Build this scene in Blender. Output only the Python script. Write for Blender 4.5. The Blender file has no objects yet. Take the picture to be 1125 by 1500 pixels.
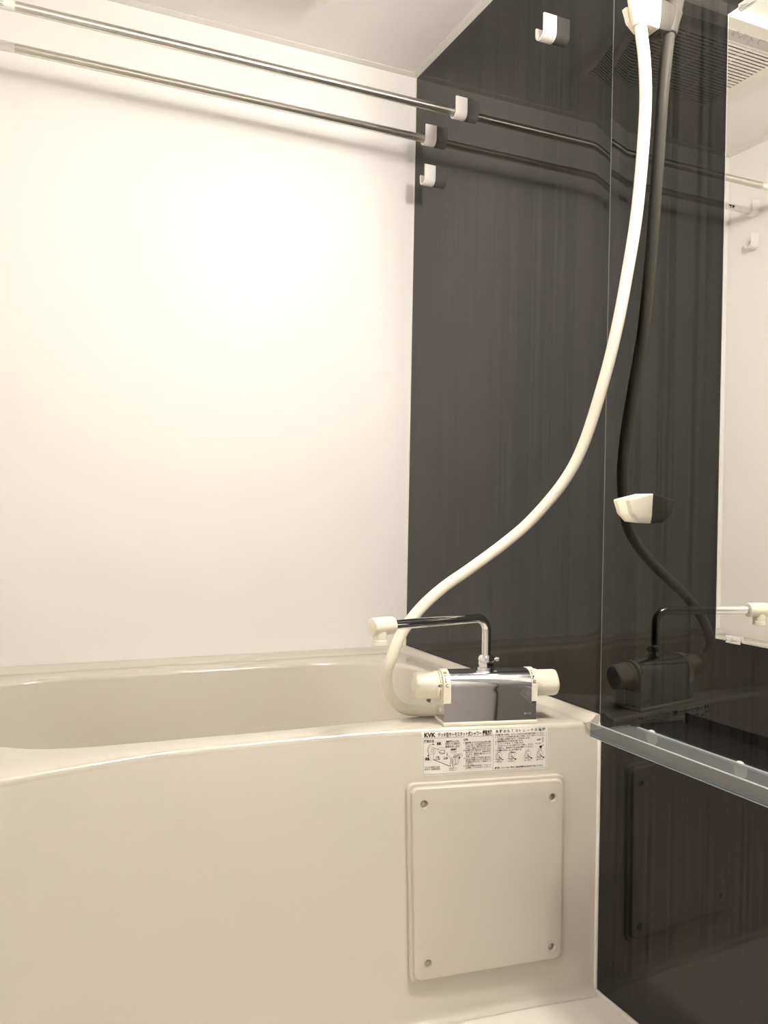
import bpy, bmesh, math, random
from mathutils import Vector, Matrix
random.seed(3)
S = bpy.context.scene
COL = S.collection

# ---------------------------------------------------------------- camera
CAM_POS = (-0.988, -2.0364, 0.8627)
YAW, PITCH, ROLL, FPX = 0.423, -0.0029, 0.019, 1236.04
cam_d = bpy.data.cameras.new('camera')
cam = bpy.data.objects.new('camera', cam_d); COL.objects.link(cam)
cam_d.sensor_fit = 'VERTICAL'; cam_d.sensor_height = 36.0
cam_d.lens = FPX / 1500.0 * 36.0
cam_d.clip_start = 0.02
_f0 = Vector((math.sin(YAW), math.cos(YAW), 0)); _r0 = Vector((math.cos(YAW), -math.sin(YAW), 0)); _u0 = Vector((0, 0, 1))
_f = _f0*math.cos(PITCH) + _u0*math.sin(PITCH); _u = _u0*math.cos(PITCH) - _f0*math.sin(PITCH)
_r = _r0*math.cos(ROLL) + _u*math.sin(ROLL); _u2 = _u*math.cos(ROLL) - _r0*math.sin(ROLL)
_m = Matrix((_r, _u2, -_f)).transposed().to_4x4(); _m.translation = Vector(CAM_POS)
cam.matrix_world = _m
S.camera = cam

# ---------------------------------------------------------------- light, world, exposure
LAMP_POS = (0.0, -1.34, 1.83); LAMP_STRENGTH = 62.0; LAMP_COLOR = (1.0, 0.94, 0.86)
w = bpy.data.worlds.new('world'); S.world = w; w.use_nodes = True
w.node_tree.nodes['Background'].inputs[0].default_value = (1.0, 0.93, 0.84, 1)
w.node_tree.nodes['Background'].inputs[1].default_value = 0.05
S.view_settings.view_transform = 'Standard'; S.view_settings.look = 'None'
S.view_settings.gamma = 1.0; S.view_settings.use_curve_mapping = False
S.view_settings.exposure = 1.72

H, L, FRONT = 2.0177, 1.1393, -2.35           # wall height, room length along x, front wall y
CEIL = 2.024

# ---------------------------------------------------------------- materials
def mat(name, col, rough=.4, metal=0.0, spec=.5, coat=0.0, coat_rough=.03, noise=None, bump=None, ior=1.5):
    m = bpy.data.materials.new(name); m.use_nodes = True
    nt = m.node_tree; b = nt.nodes['Principled BSDF']
    b.inputs['Base Color'].default_value = (*col, 1); b.inputs['Roughness'].default_value = rough
    b.inputs['Metallic'].default_value = metal; b.inputs['Specular IOR Level'].default_value = spec
    b.inputs['IOR'].default_value = ior
    b.inputs['Coat Weight'].default_value = coat; b.inputs['Coat Roughness'].default_value = coat_rough
    tc = nt.nodes.new('ShaderNodeTexCoord')
    if noise:                                  # (scale, amount) faint mottling of the colour
        n = nt.nodes.new('ShaderNodeTexNoise'); n.inputs['Scale'].default_value = noise[0]; n.inputs['Detail'].default_value = 3
        nt.links.new(tc.outputs['Object'], n.inputs['Vector'])
        r = nt.nodes.new('ShaderNodeValToRGB'); a = noise[1]
        r.color_ramp.elements[0].position = .3; r.color_ramp.elements[1].position = .7
        r.color_ramp.elements[0].color = (*[c*(1-a) for c in col], 1); r.color_ramp.elements[1].color = (*[min(1, c*(1+a)) for c in col], 1)
        nt.links.new(n.outputs['Fac'], r.inputs['Fac']); nt.links.new(r.outputs['Color'], b.inputs['Base Color'])
    if bump:                                   # (scale, strength, distance)
        n = nt.nodes.new('ShaderNodeTexNoise'); n.inputs['Scale'].default_value = bump[0]; n.inputs['Detail'].default_value = 2
        nt.links.new(tc.outputs['Object'], n.inputs['Vector'])
        bp = nt.nodes.new('ShaderNodeBump'); bp.inputs['Strength'].default_value = bump[1]; bp.inputs['Distance'].default_value = bump[2]
        nt.links.new(n.outputs['Fac'], bp.inputs['Height']); nt.links.new(bp.outputs['Normal'], b.inputs['Normal'])
    return m

M_WALL = mat('white_wall_laminate', (.88, .865, .835), rough=.45, spec=.25, noise=(3, .006))
M_CEIL = mat('ceiling_panel', (.89, .865, .84), rough=.6, spec=.2, noise=(3, .008))
M_TRIM = mat('white_trim', (.80, .77, .72), rough=.45)
M_FLOOR = mat('floor_resin', (.88, .825, .75), rough=.4, noise=(6, .02), bump=(40, .05, .001))
M_TUB = mat('tub_ivory_acrylic', (.645, .60, .515), rough=.10, spec=.5, ior=1.56, noise=(2.5, .008))
M_APRON = mat('apron_ivory', (.675, .63, .55), rough=.3, spec=.4, noise=(2.5, .008))
M_COVER = mat('service_cover_ivory', (.635, .585, .51), rough=.34, spec=.4, noise=(2.5, .008))
M_IVORY = mat('ivory_plastic', (.85, .80, .67), rough=.35, spec=.45, noise=(20, .01))
M_HOSE = mat('hose_ivory', (.83, .78, .66), rough=.33, spec=.45, noise=(12, .01))
M_WHITEP = mat('white_plastic', (.84, .80, .76), rough=.4, spec=.4, noise=(30, .01))
M_GRIP = mat('grip_white', (.82, .80, .76), rough=.35, noise=(30, .01))
M_CHROME = mat('chrome', (.80, .80, .81), rough=.03, metal=1.0)
M_STEEL = mat('satin_stainless', (.68, .65, .59), rough=.36, metal=1.0, noise=(60, .03))
_nt = M_STEEL.node_tree; _tg = _nt.nodes.new('ShaderNodeTangent'); _tg.direction_type = 'RADIAL'; _tg.axis = 'X'
_b = _nt.nodes['Principled BSDF']; _b.inputs['Anisotropic'].default_value = .85; _b.inputs['Anisotropic Rotation'].default_value = .25
_nt.links.new(_tg.outputs[0], _b.inputs['Tangent'])
M_SCREW = mat('screw_steel', (.50, .46, .40), rough=.35, metal=1.0)
M_DARKHOLE = mat('recess_dark', (.10, .09, .075), rough=.6)
M_INK = mat('black_ink', (.02, .02, .02), rough=.6, spec=.2)
M_RED = mat('red_ink', (.55, .05, .03), rough=.6, spec=.2)
M_GREYINK = mat('grey_ink', (.36, .35, .34), rough=.6, spec=.2)
M_PAPER = mat('sticker_paper', (.84, .81, .75), rough=.35, spec=.4)
M_DOOR = mat('door_grey', (.56, .545, .52), rough=.45)
M_MIRROR = mat('mirror_silver', (.92, .92, .90), rough=0.0, metal=1.0)
M_GLASSEDGE = mat('glass_edge', (.55, .62, .56), rough=.2, spec=.6)
M_CAULK = mat('caulk_white', (.86, .83, .77), rough=.45)
M_EMBOSS = mat('embossed_mark', (.62, .62, .62), rough=.35, metal=1.0)

def dark_panel():
    m = bpy.data.materials.new('dark_woodgrain_panel'); m.use_nodes = True
    nt = m.node_tree; b = nt.nodes['Principled BSDF']
    tc = nt.nodes.new('ShaderNodeTexCoord')
    mp = nt.nodes.new('ShaderNodeMapping'); mp.inputs['Scale'].default_value = (1, 55, .55)
    nt.links.new(tc.outputs['Object'], mp.inputs['Vector'])
    n = nt.nodes.new('ShaderNodeTexNoise'); n.inputs['Scale'].default_value = 1.0; n.inputs['Detail'].default_value = 5; n.inputs['Roughness'].default_value = .6
    nt.links.new(mp.outputs['Vector'], n.inputs['Vector'])
    mp2 = nt.nodes.new('ShaderNodeMapping'); mp2.inputs['Scale'].default_value = (1, 150, .9)
    nt.links.new(tc.outputs['Object'], mp2.inputs['Vector'])
    n2 = nt.nodes.new('ShaderNodeTexNoise'); n2.inputs['Scale'].default_value = 1.0; n2.inputs['Detail'].default_value = 3
    nt.links.new(mp2.outputs['Vector'], n2.inputs['Vector'])
    mp3 = nt.nodes.new('ShaderNodeMapping'); mp3.inputs['Scale'].default_value = (1, 9, .2)
    nt.links.new(tc.outputs['Object'], mp3.inputs['Vector'])
    n3 = nt.nodes.new('ShaderNodeTexNoise'); n3.inputs['Scale'].default_value = 1.0; n3.inputs['Detail'].default_value = 1
    nt.links.new(mp3.outputs['Vector'], n3.inputs['Vector'])
    mx = nt.nodes.new('ShaderNodeMath'); mx.operation = 'MULTIPLY_ADD'; mx.inputs[1].default_value = .45
    nt.links.new(n2.outputs['Fac'], mx.inputs[0]); nt.links.new(n.outputs['Fac'], mx.inputs[2])
    mx2 = nt.nodes.new('ShaderNodeMath'); mx2.operation = 'MULTIPLY_ADD'; mx2.inputs[1].default_value = .4
    nt.links.new(n3.outputs['Fac'], mx2.inputs[0]); nt.links.new(mx.outputs[0], mx2.inputs[2])
    r = nt.nodes.new('ShaderNodeValToRGB'); e = r.color_ramp.elements
    e[0].position = .84; e[0].color = (.0010, .0012, .0012, 1)
    e[1].position = 1.0; e[1].color = (.0130, .0125, .0114, 1)
    nt.links.new(mx2.outputs[0], r.inputs['Fac']); nt.links.new(r.outputs['Color'], b.inputs['Base Color'])
    b.inputs['Roughness'].default_value = .018; b.inputs['IOR'].default_value = 1.47
    b.inputs['Specular IOR Level'].default_value = .5
    return m
M_DARK = dark_panel()

def frosted():
    m = bpy.data.materials.new('frosted_clear_acrylic'); m.use_nodes = True
    nt = m.node_tree; b = nt.nodes['Principled BSDF']; out = nt.nodes['Material Output']
    b.inputs['Base Color'].default_value = (.215, .22, .215, 1); b.inputs['Roughness'].default_value = .2
    b.inputs['IOR'].default_value = 1.49
    n = nt.nodes.new('ShaderNodeTexNoise'); n.inputs['Scale'].default_value = 14
    tc = nt.nodes.new('ShaderNodeTexCoord'); nt.links.new(tc.outputs['Object'], n.inputs['Vector'])
    r = nt.nodes.new('ShaderNodeMapRange'); r.inputs['To Min'].default_value = .52; r.inputs['To Max'].default_value = .66
    nt.links.new(n.outputs['Fac'], r.inputs['Value'])
    t = nt.nodes.new('ShaderNodeBsdfTransparent'); t.inputs[0].default_value = (.93, .97, 1, 1)
    mix = nt.nodes.new('ShaderNodeMixShader')
    nt.links.new(r.outputs[0], mix.inputs[0]); nt.links.new(t.outputs[0], mix.inputs[1]); nt.links.new(b.outputs[0], mix.inputs[2])
    nt.links.new(mix.outputs[0], out.inputs['Surface'])
    return m
M_ACRYL = frosted()
M_ACRYLEDGE = mat('acrylic_edge_glint', (.42, .46, .49), rough=.12, spec=.8)  # bright glint of the clear plastic's edges, put into the colour
M_ACRYLDARK = mat('acrylic_edge_dark_glint', (.10, .13, .17), rough=.12, spec=.8)  # dark look of the tray edge through the lip, put into the colour

def emis():
    m = bpy.data.materials.new('lit_lamp_shade'); m.use_nodes = True
    nt = m.node_tree; b = nt.nodes['Principled BSDF']
    b.inputs['Base Color'].default_value = (.9, .88, .82, 1)
    b.inputs['Emission Color'].default_value = (*LAMP_COLOR, 1); b.inputs['Emission Strength'].default_value = LAMP_STRENGTH
    return m
M_LAMP = emis()

# ---------------------------------------------------------------- helpers
def link(name, me, m=None, parent=None, smooth=None):
    o = bpy.data.objects.new(name, me); COL.objects.link(o)
    if m:
        for mm in (m if isinstance(m, (list, tuple)) else [m]): me.materials.append(mm)
    if parent:
        o.parent = parent
        o.matrix_parent_inverse = Matrix.Identity(4)
    if smooth is not None:
        me.polygons.foreach_set('use_smooth', [True]*len(me.polygons))
        if smooth < 180: me.set_sharp_from_angle(angle=math.radians(smooth))
    return o
def from_bm(name, bm, m=None, parent=None, smooth=None, fix=True):
    if fix: bmesh.ops.recalc_face_normals(bm, faces=bm.faces)
    me = bpy.data.meshes.new(name); bm.to_mesh(me); bm.free()
    return link(name, me, m, parent, smooth)
def box_bm(x0, x1, y0, y1, z0, z1, bev=0.0, seg=2, bm=None):
    b = bmesh.new()
    r = bmesh.ops.create_cube(b, size=1)
    for v in b.verts:
        v.co = Vector((x0 if v.co.x < 0 else x1, y0 if v.co.y < 0 else y1, z0 if v.co.z < 0 else z1))
    if bev: bmesh.ops.bevel(b, geom=list(b.edges), offset=bev, segments=seg, profile=.5, affect='EDGES')
    if bm is None: return b
    me = bpy.data.meshes.new('tmp'); b.to_mesh(me); b.free(); bm.from_mesh(me); bpy.data.meshes.remove(me); return bm
def box(name, x0, x1, y0, y1, z0, z1, m, parent=None, bev=0.0, seg=2):
    return from_bm(name, box_bm(x0, x1, y0, y1, z0, z1, bev, seg), m, parent, 35 if bev else None)
def empty(name, loc=(0, 0, 0), rz=0.0):
    o = bpy.data.objects.new(name, None); COL.objects.link(o); o.location = loc; o.rotation_euler = (0, 0, rz)
    o.empty_display_size = .05; return o
def tag(o, label, cat, group=None):
    o['label'] = label; o['category'] = cat
    if group: o['group'] = group
    return o
def struct(o, label=None):
    o['kind'] = 'structure'
    if label: o['label'] = label
    return o
def lathe(prof, n=32, axis='z', origin=(0, 0, 0), bm=None, close=True):
    """prof: list of (radius, height) along the axis"""
    bm = bm or bmesh.new(); rings = []
    ax = {'x': lambda r, h, a: (h, r*math.cos(a), r*math.sin(a)), 'y': lambda r, h, a: (r*math.cos(a), h, r*math.sin(a)), 'z': lambda r, h, a: (r*math.cos(a), r*math.sin(a), h)}[axis]
    o = Vector(origin)
    for r, h in prof:
        rings.append([bm.verts.new(o + Vector(ax(max(r, 1e-5), h, 2*math.pi*k/n))) for k in range(n)])
    for a, b in zip(rings[:-1], rings[1:]):
        for k in range(n): bm.faces.new((a[k], a[(k+1) % n], b[(k+1) % n], b[k]))
    if close:
        bm.faces.new(rings[0]); bm.faces.new(rings[-1])
    return bm
def catmull(pts, n):
    P = [Vector(p) for p in pts]; P = [P[0]*2-P[1]] + P + [P[-1]*2-P[-2]]; out = []
    for i in range(1, len(P)-2):
        a, b, c, d = P[i-1:i+3]
        for k in range(n):
            t = k/n
            out.append(.5*((2*b)+(c-a)*t+(2*a-5*b+4*c-d)*t*t+(3*b-a-3*c+d)*t**3))
    out.append(P[-2]); return out
def tube_bm(path, rad, n=20, bm=None, cap=True):
    bm = bm or bmesh.new(); rings = []; prev = None
    N = len(path)
    for i, p in enumerate(path):
        t = (path[min(i+1, N-1)] - path[max(i-1, 0)]).normalized()
        if prev is None:
            a = Vector((0, 0, 1)) if abs(t.z) < .9 else Vector((1, 0, 0)); nn = (a - t*a.dot(t)).normalized()
        else: nn = (prev - t*prev.dot(t)).normalized()
        prev = nn; bb = t.cross(nn); r = rad[i] if isinstance(rad, (list, tuple)) else rad
        rings.append([bm.verts.new(p + (nn*math.cos(2*math.pi*k/n) + bb*math.sin(2*math.pi*k/n))*r) for k in range(n)])
    for a, b in zip(rings[:-1], rings[1:]):
        for k in range(n): bm.faces.new((a[k], a[(k+1) % n], b[(k+1) % n], b[k]))
    if cap: bm.faces.new(rings[0]); bm.faces.new(rings[-1])
    return bm
def extrude_poly(pts, vec, bm=None):
    bm = bm or bmesh.new(); v = Vector(vec)
    a = [bm.verts.new(p) for p in pts]; b = [bm.verts.new(Vector(p)+v) for p in pts]; n = len(pts)
    bm.faces.new(a); bm.faces.new(b[::-1])
    for k in range(n): bm.faces.new((a[k], b[k], b[(k+1) % n], a[(k+1) % n]))
    return bm
def text_mesh(body, size, align='LEFT', bold=0.0):
    c = bpy.data.curves.new('txt', 'FONT'); c.body = body; c.size = size; c.align_x = align; c.resolution_u = 2; c.offset = bold*size
    o = bpy.data.objects.new('txt', c); COL.objects.link(o); bpy.context.view_layer.update()
    me = bpy.data.meshes.new_from_object(o.evaluated_get(bpy.context.evaluated_depsgraph_get()))
    bpy.data.objects.remove(o); bpy.data.curves.remove(c); return me
def add_text(bm, body, x, y, size, width=None, fn=None, bold=0.0, rot=0.0):
    """lays flat text at (x, y), squeezed to width, then maps every vertex with fn(u, v)"""
    me = text_mesh(body, size, bold=bold)
    xs = [v.co.x for v in me.vertices]
    if not xs: return
    x0, x1 = min(xs), max(xs); k = width/(x1-x0) if width else 1.0
    for v in me.vertices:
        px, py = (v.co.x-x0)*k, v.co.y
        if rot: px, py = px*math.cos(rot)-py*math.sin(rot), px*math.sin(rot)+py*math.cos(rot)
        v.co = Vector(fn(x+px, y+py))
    bm.from_mesh(me); bpy.data.meshes.remove(me)

# ---------------------------------------------------------------- room shell
T = .04
struct(box('floor', -L-T, T, FRONT-T, T, -.06, 0, M_FLOOR), 'beige resin bathroom floor beside the tub')
struct(box('ceiling', -L-T, T, FRONT-T, T, CEIL, CEIL+.05, M_CEIL), 'pale grey flat ceiling panel')
struct(box('wall_back', -L-T, T, 0, T, 0, CEIL, M_WALL), 'plain white glossy wall behind the tub')
struct(box('wall_left', -L-T, -L, FRONT, 0, 0, CEIL, M_WALL))
struct(box('wall_front', -L-T, T, FRONT-T, FRONT, 0, CEIL, M_WALL))
wr = struct(box('wall_right', .0075, .0475, FRONT, 0, 0, CEIL, M_DARK), 'dark charcoal wood-grain glossy end wall')
SEAM = -.8085
def dark_panel_mesh(y0, y1, bend0, bend1):
    """y0 > y1; bends the panel edge slightly back into the wall where it meets the seam"""
    ys = [y0 + (y1-y0)*k/24 for k in range(25)]
    for s, e, sgn in ((bend0, y0, -1), (bend1, y1, 1)):
        if s: ys += [e + sgn*.0035*k for k in range(1, 15)]
    ys = sorted(set(round(y, 5) for y in ys))
    def xf(y):
        x = 0.0
        for s, e in ((bend0, y0), (bend1, y1)):
            d = abs(y-e)
            if s and d < .045: x += .0010*((.045-d)/.045)**2
        return x
    bm = bmesh.new(); zs = [.001, H]
    cols = [[bm.verts.new((xf(y), y, z)) for z in zs] for y in ys]
    back = [[bm.verts.new((.0070, y, z)) for z in zs] for y in (ys[0], ys[-1])]
    for a, b in zip(cols[:-1], cols[1:]): bm.faces.new((a[0], b[0], b[1], a[1]))
    bm.faces.new((cols[0][0], cols[0][1], back[0][1], back[0][0])); bm.faces.new((cols[-1][0], back[1][0], back[1][1], cols[-1][1]))
    return bm
from_bm('wall_panel', dark_panel_mesh(-.0005, SEAM+.0011, 0, 1), M_DARK, wr, 40)
from_bm('wall_panel', dark_panel_mesh(SEAM-.0011, FRONT, 1, 0), M_DARK, wr, 40)
box('seam_strip', .0008, .004, SEAM-.0011, SEAM+.0011, .49, H, mat('seam_grey', (.16, .155, .14), rough=.25, spec=.6), wr)

# cove trim between walls and ceiling
def cove(name, pts, vec): return struct(from_bm(name, extrude_poly(pts, vec), M_TRIM))
cove('trim_1', [(-L, .001, H), (-L, -.001, H), (-L, -.016, CEIL-.0015), (-L, -.016, CEIL+.001), (-L, .001, CEIL+.001)], (L, 0, 0))
cove('trim_2', [(.001, 0, H), (-.001, 0, H), (-.016, 0, CEIL-.0015), (-.016, 0, CEIL+.001), (.001, 0, CEIL+.001)], (0, FRONT, 0))
cove('trim_3', [(-L-.001, 0, H), (-L+.001, 0, H), (-L+.016, 0, CEIL-.0015), (-L+.016, 0, CEIL+.001), (-L-.001, 0, CEIL+.001)], (0, FRONT, 0))
# white sealant bead in the back right corner and along the floor
struct(box('trim_4', -.0025, .001, -.0025, .001, .50, H, M_CAULK), 'white corner joint bead')
struct(box('baseboard_right', -.0045, .001, FRONT, -.8126, 0, .006, M_CAULK, bev=.001), 'thin white sealant line along floor and dark wall')
# front wall door, unseen behind the camera; width and grey shaped for chrome reflections
dr = struct(box('door_1', -.98, -.006, FRONT, FRONT+.03, 0, 1.95, M_DOOR, bev=.004))
box('door_handle', -.90, -.885, FRONT+.03, FRONT+.055, .85, 1.15, M_CHROME, dr, bev=.004)

# ---------------------------------------------------------------- bathtub
ZD = .487
TOP = [(0, -.8105), (-.05, -.801), (-.099, -.792), (-.16, -.781), (-.225, -.768), (-.299, -.754), (-.345, -.7425), (-.394, -.7345), (-.466, -.727), (-.58, -.7235), (-.695, -.7245), (-.748, -.727), (-.80, -.737), (-.90, -.761), (-.987, -.786), (-L, -.826)]
BOT = [(0, -.8126), (-.05, -.806), (-.0956, -.800), (-.16, -.793), (-.23, -.787), (-.34, -.7775), (-.47, -.766), (-.58, -.762), (-.75, -.764), (-.90, -.785), (-.987, -.802), (-L, -.838)]
INF = [(-.085, -.650), (-.20, -.655), (-.322, -.657), (-.506, -.661), (-.682, -.6575), (-.842, -.654), (-.9015, -.648), (-.945, -.640), (-.988, -.620), (-1.06, -.58)]
def interp(tab, x):
    t = sorted(tab)
    if x <= t[0][0]: return t[0][1]
    if x >= t[-1][0]: return t[-1][1]
    for i in range(len(t)-1):
        if t[i][0] <= x <= t[i+1][0]:
            x0, y0 = t[i]; x1, y1 = t[i+1]
            m0 = (t[i+1][1]-t[i-1][1])/(t[i+1][0]-t[i-1][0]) if i else (y1-y0)/(x1-x0)
            m1 = (t[i+2][1]-y0)/(t[i+2][0]-x0) if i+2 < len(t) else (y1-y0)/(x1-x0)
            h = x1-x0; s = (x-x0)/h
            return (2*s**3-3*s*s+1)*y0 + (s**3-2*s*s+s)*h*m0 + (-2*s**3+3*s*s)*y1 + (s**3-s*s)*h*m1
def apron_y(x, z):
    k = max(0, min(1, z/(ZD-.012))); return interp(BOT, x)*(1-k) + interp(TOP, x)*k
def apron_pt(x, z, off=0.0):
    y = apron_y(x, z); e = .002
    dy = (apron_y(x+e, z)-apron_y(x-e, z))/(2*e); dz = (apron_y(x, z+e)-apron_y(x, z-e))/(2*e)
    n = Vector((dy, -1, dz)).normalized()
    return Vector((x, y, z)) + n*off

def build_tub():
    NX, NY = 72, 40
    XL, XR, YB = -L+.001, -.001, -.001
    outer_t, outer_b, tpar = [], [], []
    # perimeter order: front (right->left), left (front->back), back (left->right), right (back->front)
    for k in range(NX):
        x = XR + (XL-XR)*k/NX; outer_t.append(Vector((x, interp(TOP, x), 0))); outer_b.append(Vector((x, interp(BOT, x), 0)))
    for k in range(NY):
        s = k/NY; outer_t.append(Vector((XL, interp(TOP, XL)*(1-s)+YB*s, 0))); outer_b.append(Vector((XL, interp(BOT, XL)*(1-s)+YB*s, 0)))
    for k in range(NX):
        x = XL + (XR-XL)*k/NX; outer_t.append(Vector((x, YB, 0))); outer_b.append(Vector((x, YB, 0)))
    for k in range(NY):
        s = k/NY; outer_t.append(Vector((XR, YB*(1-s)+interp(TOP, XR)*s, 0))); outer_b.append(Vector((XR, YB*(1-s)+interp(BOT, XR)*s, 0)))
    # inner loop: rounded quadrilateral, sampled by direction from a centre so that rings match
    IXL, IXR, IYB = -1.075, -.085, -.088
    cx, cy = (IXL+IXR)/2, -.375
    def inner(dirv, grow=0.0):
        # march outwards until outside of the rounded basin outline
        def inside(p):
            yf = interp(INF, p.x) + 0.0
            x0, x1, y0, y1 = IXL-grow, IXR+grow, yf-grow, IYB+grow
            if not (x0 < p.x < x1 and y0 < p.y < y1): return False
            for (ex, rx) in ((x1, .24), (x0, .22)):
                for (ey, ry) in ((y1, .15), (y0, .10)):
                    ccx = ex - math.copysign(rx, ex-cx); ccy = ey - math.copysign(ry, ey-cy)
                    dx = (p.x-ccx)/rx*math.copysign(1, ex-cx); dy = (p.y-ccy)/ry*math.copysign(1, ey-cy)
                    if dx > 0 and dy > 0 and dx*dx+dy*dy > 1: return False
            return True
        lo, hi = 0.0, 1.2
        for _ in range(34):
            mid = (lo+hi)/2
            if inside(Vector((cx, cy, 0)) + dirv*mid): lo = mid
            else: hi = mid
        return Vector((cx, cy, 0)) + dirv*lo
    def inner_ring(grow):
        out = []
        for p in outer_t:
            # aim: squash outer position so that samples stay evenly spread
            q = Vector((p.x, p.y, 0)); d = (q - Vector((cx, cy, 0))).normalized()
            out.append(inner(d, grow))
        return out
    bm = bmesh.new(); N = len(outer_t)
    cen = Vector((cx, cy, 0))
    rings = []
    def ring(pts, zs): rings.append([bm.verts.new((p.x, p.y, z)) for p, z in zip(pts, zs if isinstance(zs, list) else [zs]*N)])
    def mixl(a, b, k): return [p*(1-k)+q*k for p, q in zip(a, b)]
    inn = inner_ring(0.0)
    # fillet at foot of the apron
    def inw(pts, d):                      # shift inwards from the front only (walls stay put)
        out = []
        for i, p in enumerate(pts):
            out.append(Vector((p.x, p.y + (d if i < NX+1 or i == 0 else 0), 0)) if i < NX or i == N-1 and False else p.copy())
        return out
    ring([Vector((p.x, p.y-(.016 if i < NX else 0), 0)) for i, p in enumerate(outer_b)], .0008)
    ring([Vector((p.x, p.y-(.007 if i < NX else 0), 0)) for i, p in enumerate(outer_b)], .003)
    ring([Vector((p.x, p.y-(.002 if i < NX else 0), 0)) for i, p in enumerate(outer_b)], .008)
    ring(outer_b, .016)
    for k in (.2, .4, .6, .8): ring(mixl(outer_b, outer_t, k), .016+(ZD-.012-.016)*k)
    R = .011
    ring(outer_t, ZD-R)
    for a in (22, 45, 67, 90):
        a = math.radians(a); d = R*(1-math.cos(a))
        ring([p + (inn[i]-p).normalized()*d for i, p in enumerate(outer_t)], ZD-R+R*math.sin(a))
    ring(mixl([p + (inn[i]-p).normalized()*R for i, p in enumerate(outer_t)], inner_ring(.014), .5), ZD)
    # basin: edge rounding then sloping walls
    RI = .012
    for a in (0, 18, 36, 54, 72, 90):
        a = math.radians(a)
        ring(inner_ring(RI*(1-math.sin(a))), ZD-RI*(1-math.cos(a)))
    for dz, gx in ((.06, .008), (.14, .020), (.24, .036), (.32, .055), (.37, .08), (.395, .11), (.408, .15)):
        base = inn; pts = []
        for p in base:
            d = (cen-p); ss = min(1, max(0, (p.x+.42)/.30, (-.80-p.x)/.25)); k = gx*(1+.9*ss*ss*(3-2*ss))
            pts.append(p + d.normalized()*k)
        ring(pts, ZD-dz)
    ring(mixl(inn, [cen]*N, .6), .072)
    for a, b in zip(rings[:-1], rings[1:]):
        for k in range(N): bm.faces.new((a[k], a[(k+1) % N], b[(k+1) % N], b[k]))
    bm.faces.new(rings[-1])
    for f in bm.faces:
        f.material_index = 1 if all(v.co.z < ZD-R+.001 for v in f.verts) and all(abs(v.co.y-interp(TOP, min(0, v.co.x))) < .05 for v in f.verts) else 0
    return bm
tub = from_bm('bathtub', build_tub(), [M_TUB, M_APRON], None, 50)
tag(tub, 'ivory built-in bathtub with wavy front rim and long plain front apron', 'bathtub')
# raised lip along the walls
def lip(name, pts, vec): return from_bm(name, extrude_poly(pts, vec), M_TUB, tub, 60)
def lip_prof(): return [(0, ZD-.013), (.021, ZD-.013), (.026, ZD-.002), (.026, ZD+.0005), (.019, ZD+.002), (.013, ZD+.006), (.009, ZD+.011), (.006, ZD+.0130), (0, ZD+.0135)]
lip('wall_lip', [(-L+.002, -.001-a, z) for a, z in lip_prof()], (L-.003, 0, 0))
def side_lip():
    bm = bmesh.new(); prof = lip_prof(); rings = []
    stations = [-.002, -.25, -.5, -.64, -.66, -.70, -.76, -.795, -.8098]
    for y in stations:
        g = 1.0 if y > -.65 else 1.15
        zoff = 0
        rings.append([bm.verts.new((-.001-a*g, y, z+(zoff if z > ZD else 0))) for a, z in prof])
    n = len(prof)
    for a, b in zip(rings[:-1], rings[1:]):
        for k in range(n): bm.faces.new((a[k], a[(k+1) % n], b[(k+1) % n], b[k]))
    bm.faces.new(rings[0]); bm.faces.new(rings[-1]); return bm
from_bm('wall_lip', side_lip(), M_TUB, tub, 60)
# overflow slot in the end wall of the basin
bm = box_bm(-.0015, .0015, -.0085, .0085, -.0045, .0045, .0012, 2)
bmesh.ops.transform(bm, matrix=Matrix.Translation((-.0990, -.3300, .4308)) @ Matrix.Rotation(math.radians(19), 4, 'Y'), verts=bm.verts)
from_bm('overflow_slot', bm, M_DARKHOLE, tub, 35)
# sealant where the apron meets the dark wall
def apron_caulk():
    bm = bmesh.new(); rings = []
    for z in [0.001, .1, .2, .3, .4, .475, .487, .4985]:
        y = apron_y(-.002, min(z, ZD-.012)) + (0 if z < .48 else .004)
        rings.append([bm.verts.new(c) for c in ((-.0045, y+.004, z), (-.0045, y-.0015, z), (-.0025, y-.0035, z), (.0005, y-.0035, z), (.0005, y+.004, z))])
    for a, b in zip(rings[:-1], rings[1:]):
        for k in range(5): bm.faces.new((a[k], a[(k+1) % 5], b[(k+1) % 5], b[k]))
    bm.faces.new(rings[0]); bm.faces.new(rings[-1]); return bm
c_ = from_bm('sealant_bead', apron_caulk(), M_CAULK, tub, 40); c_['label'] = 'white sealant bead down the apron edge'

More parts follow.
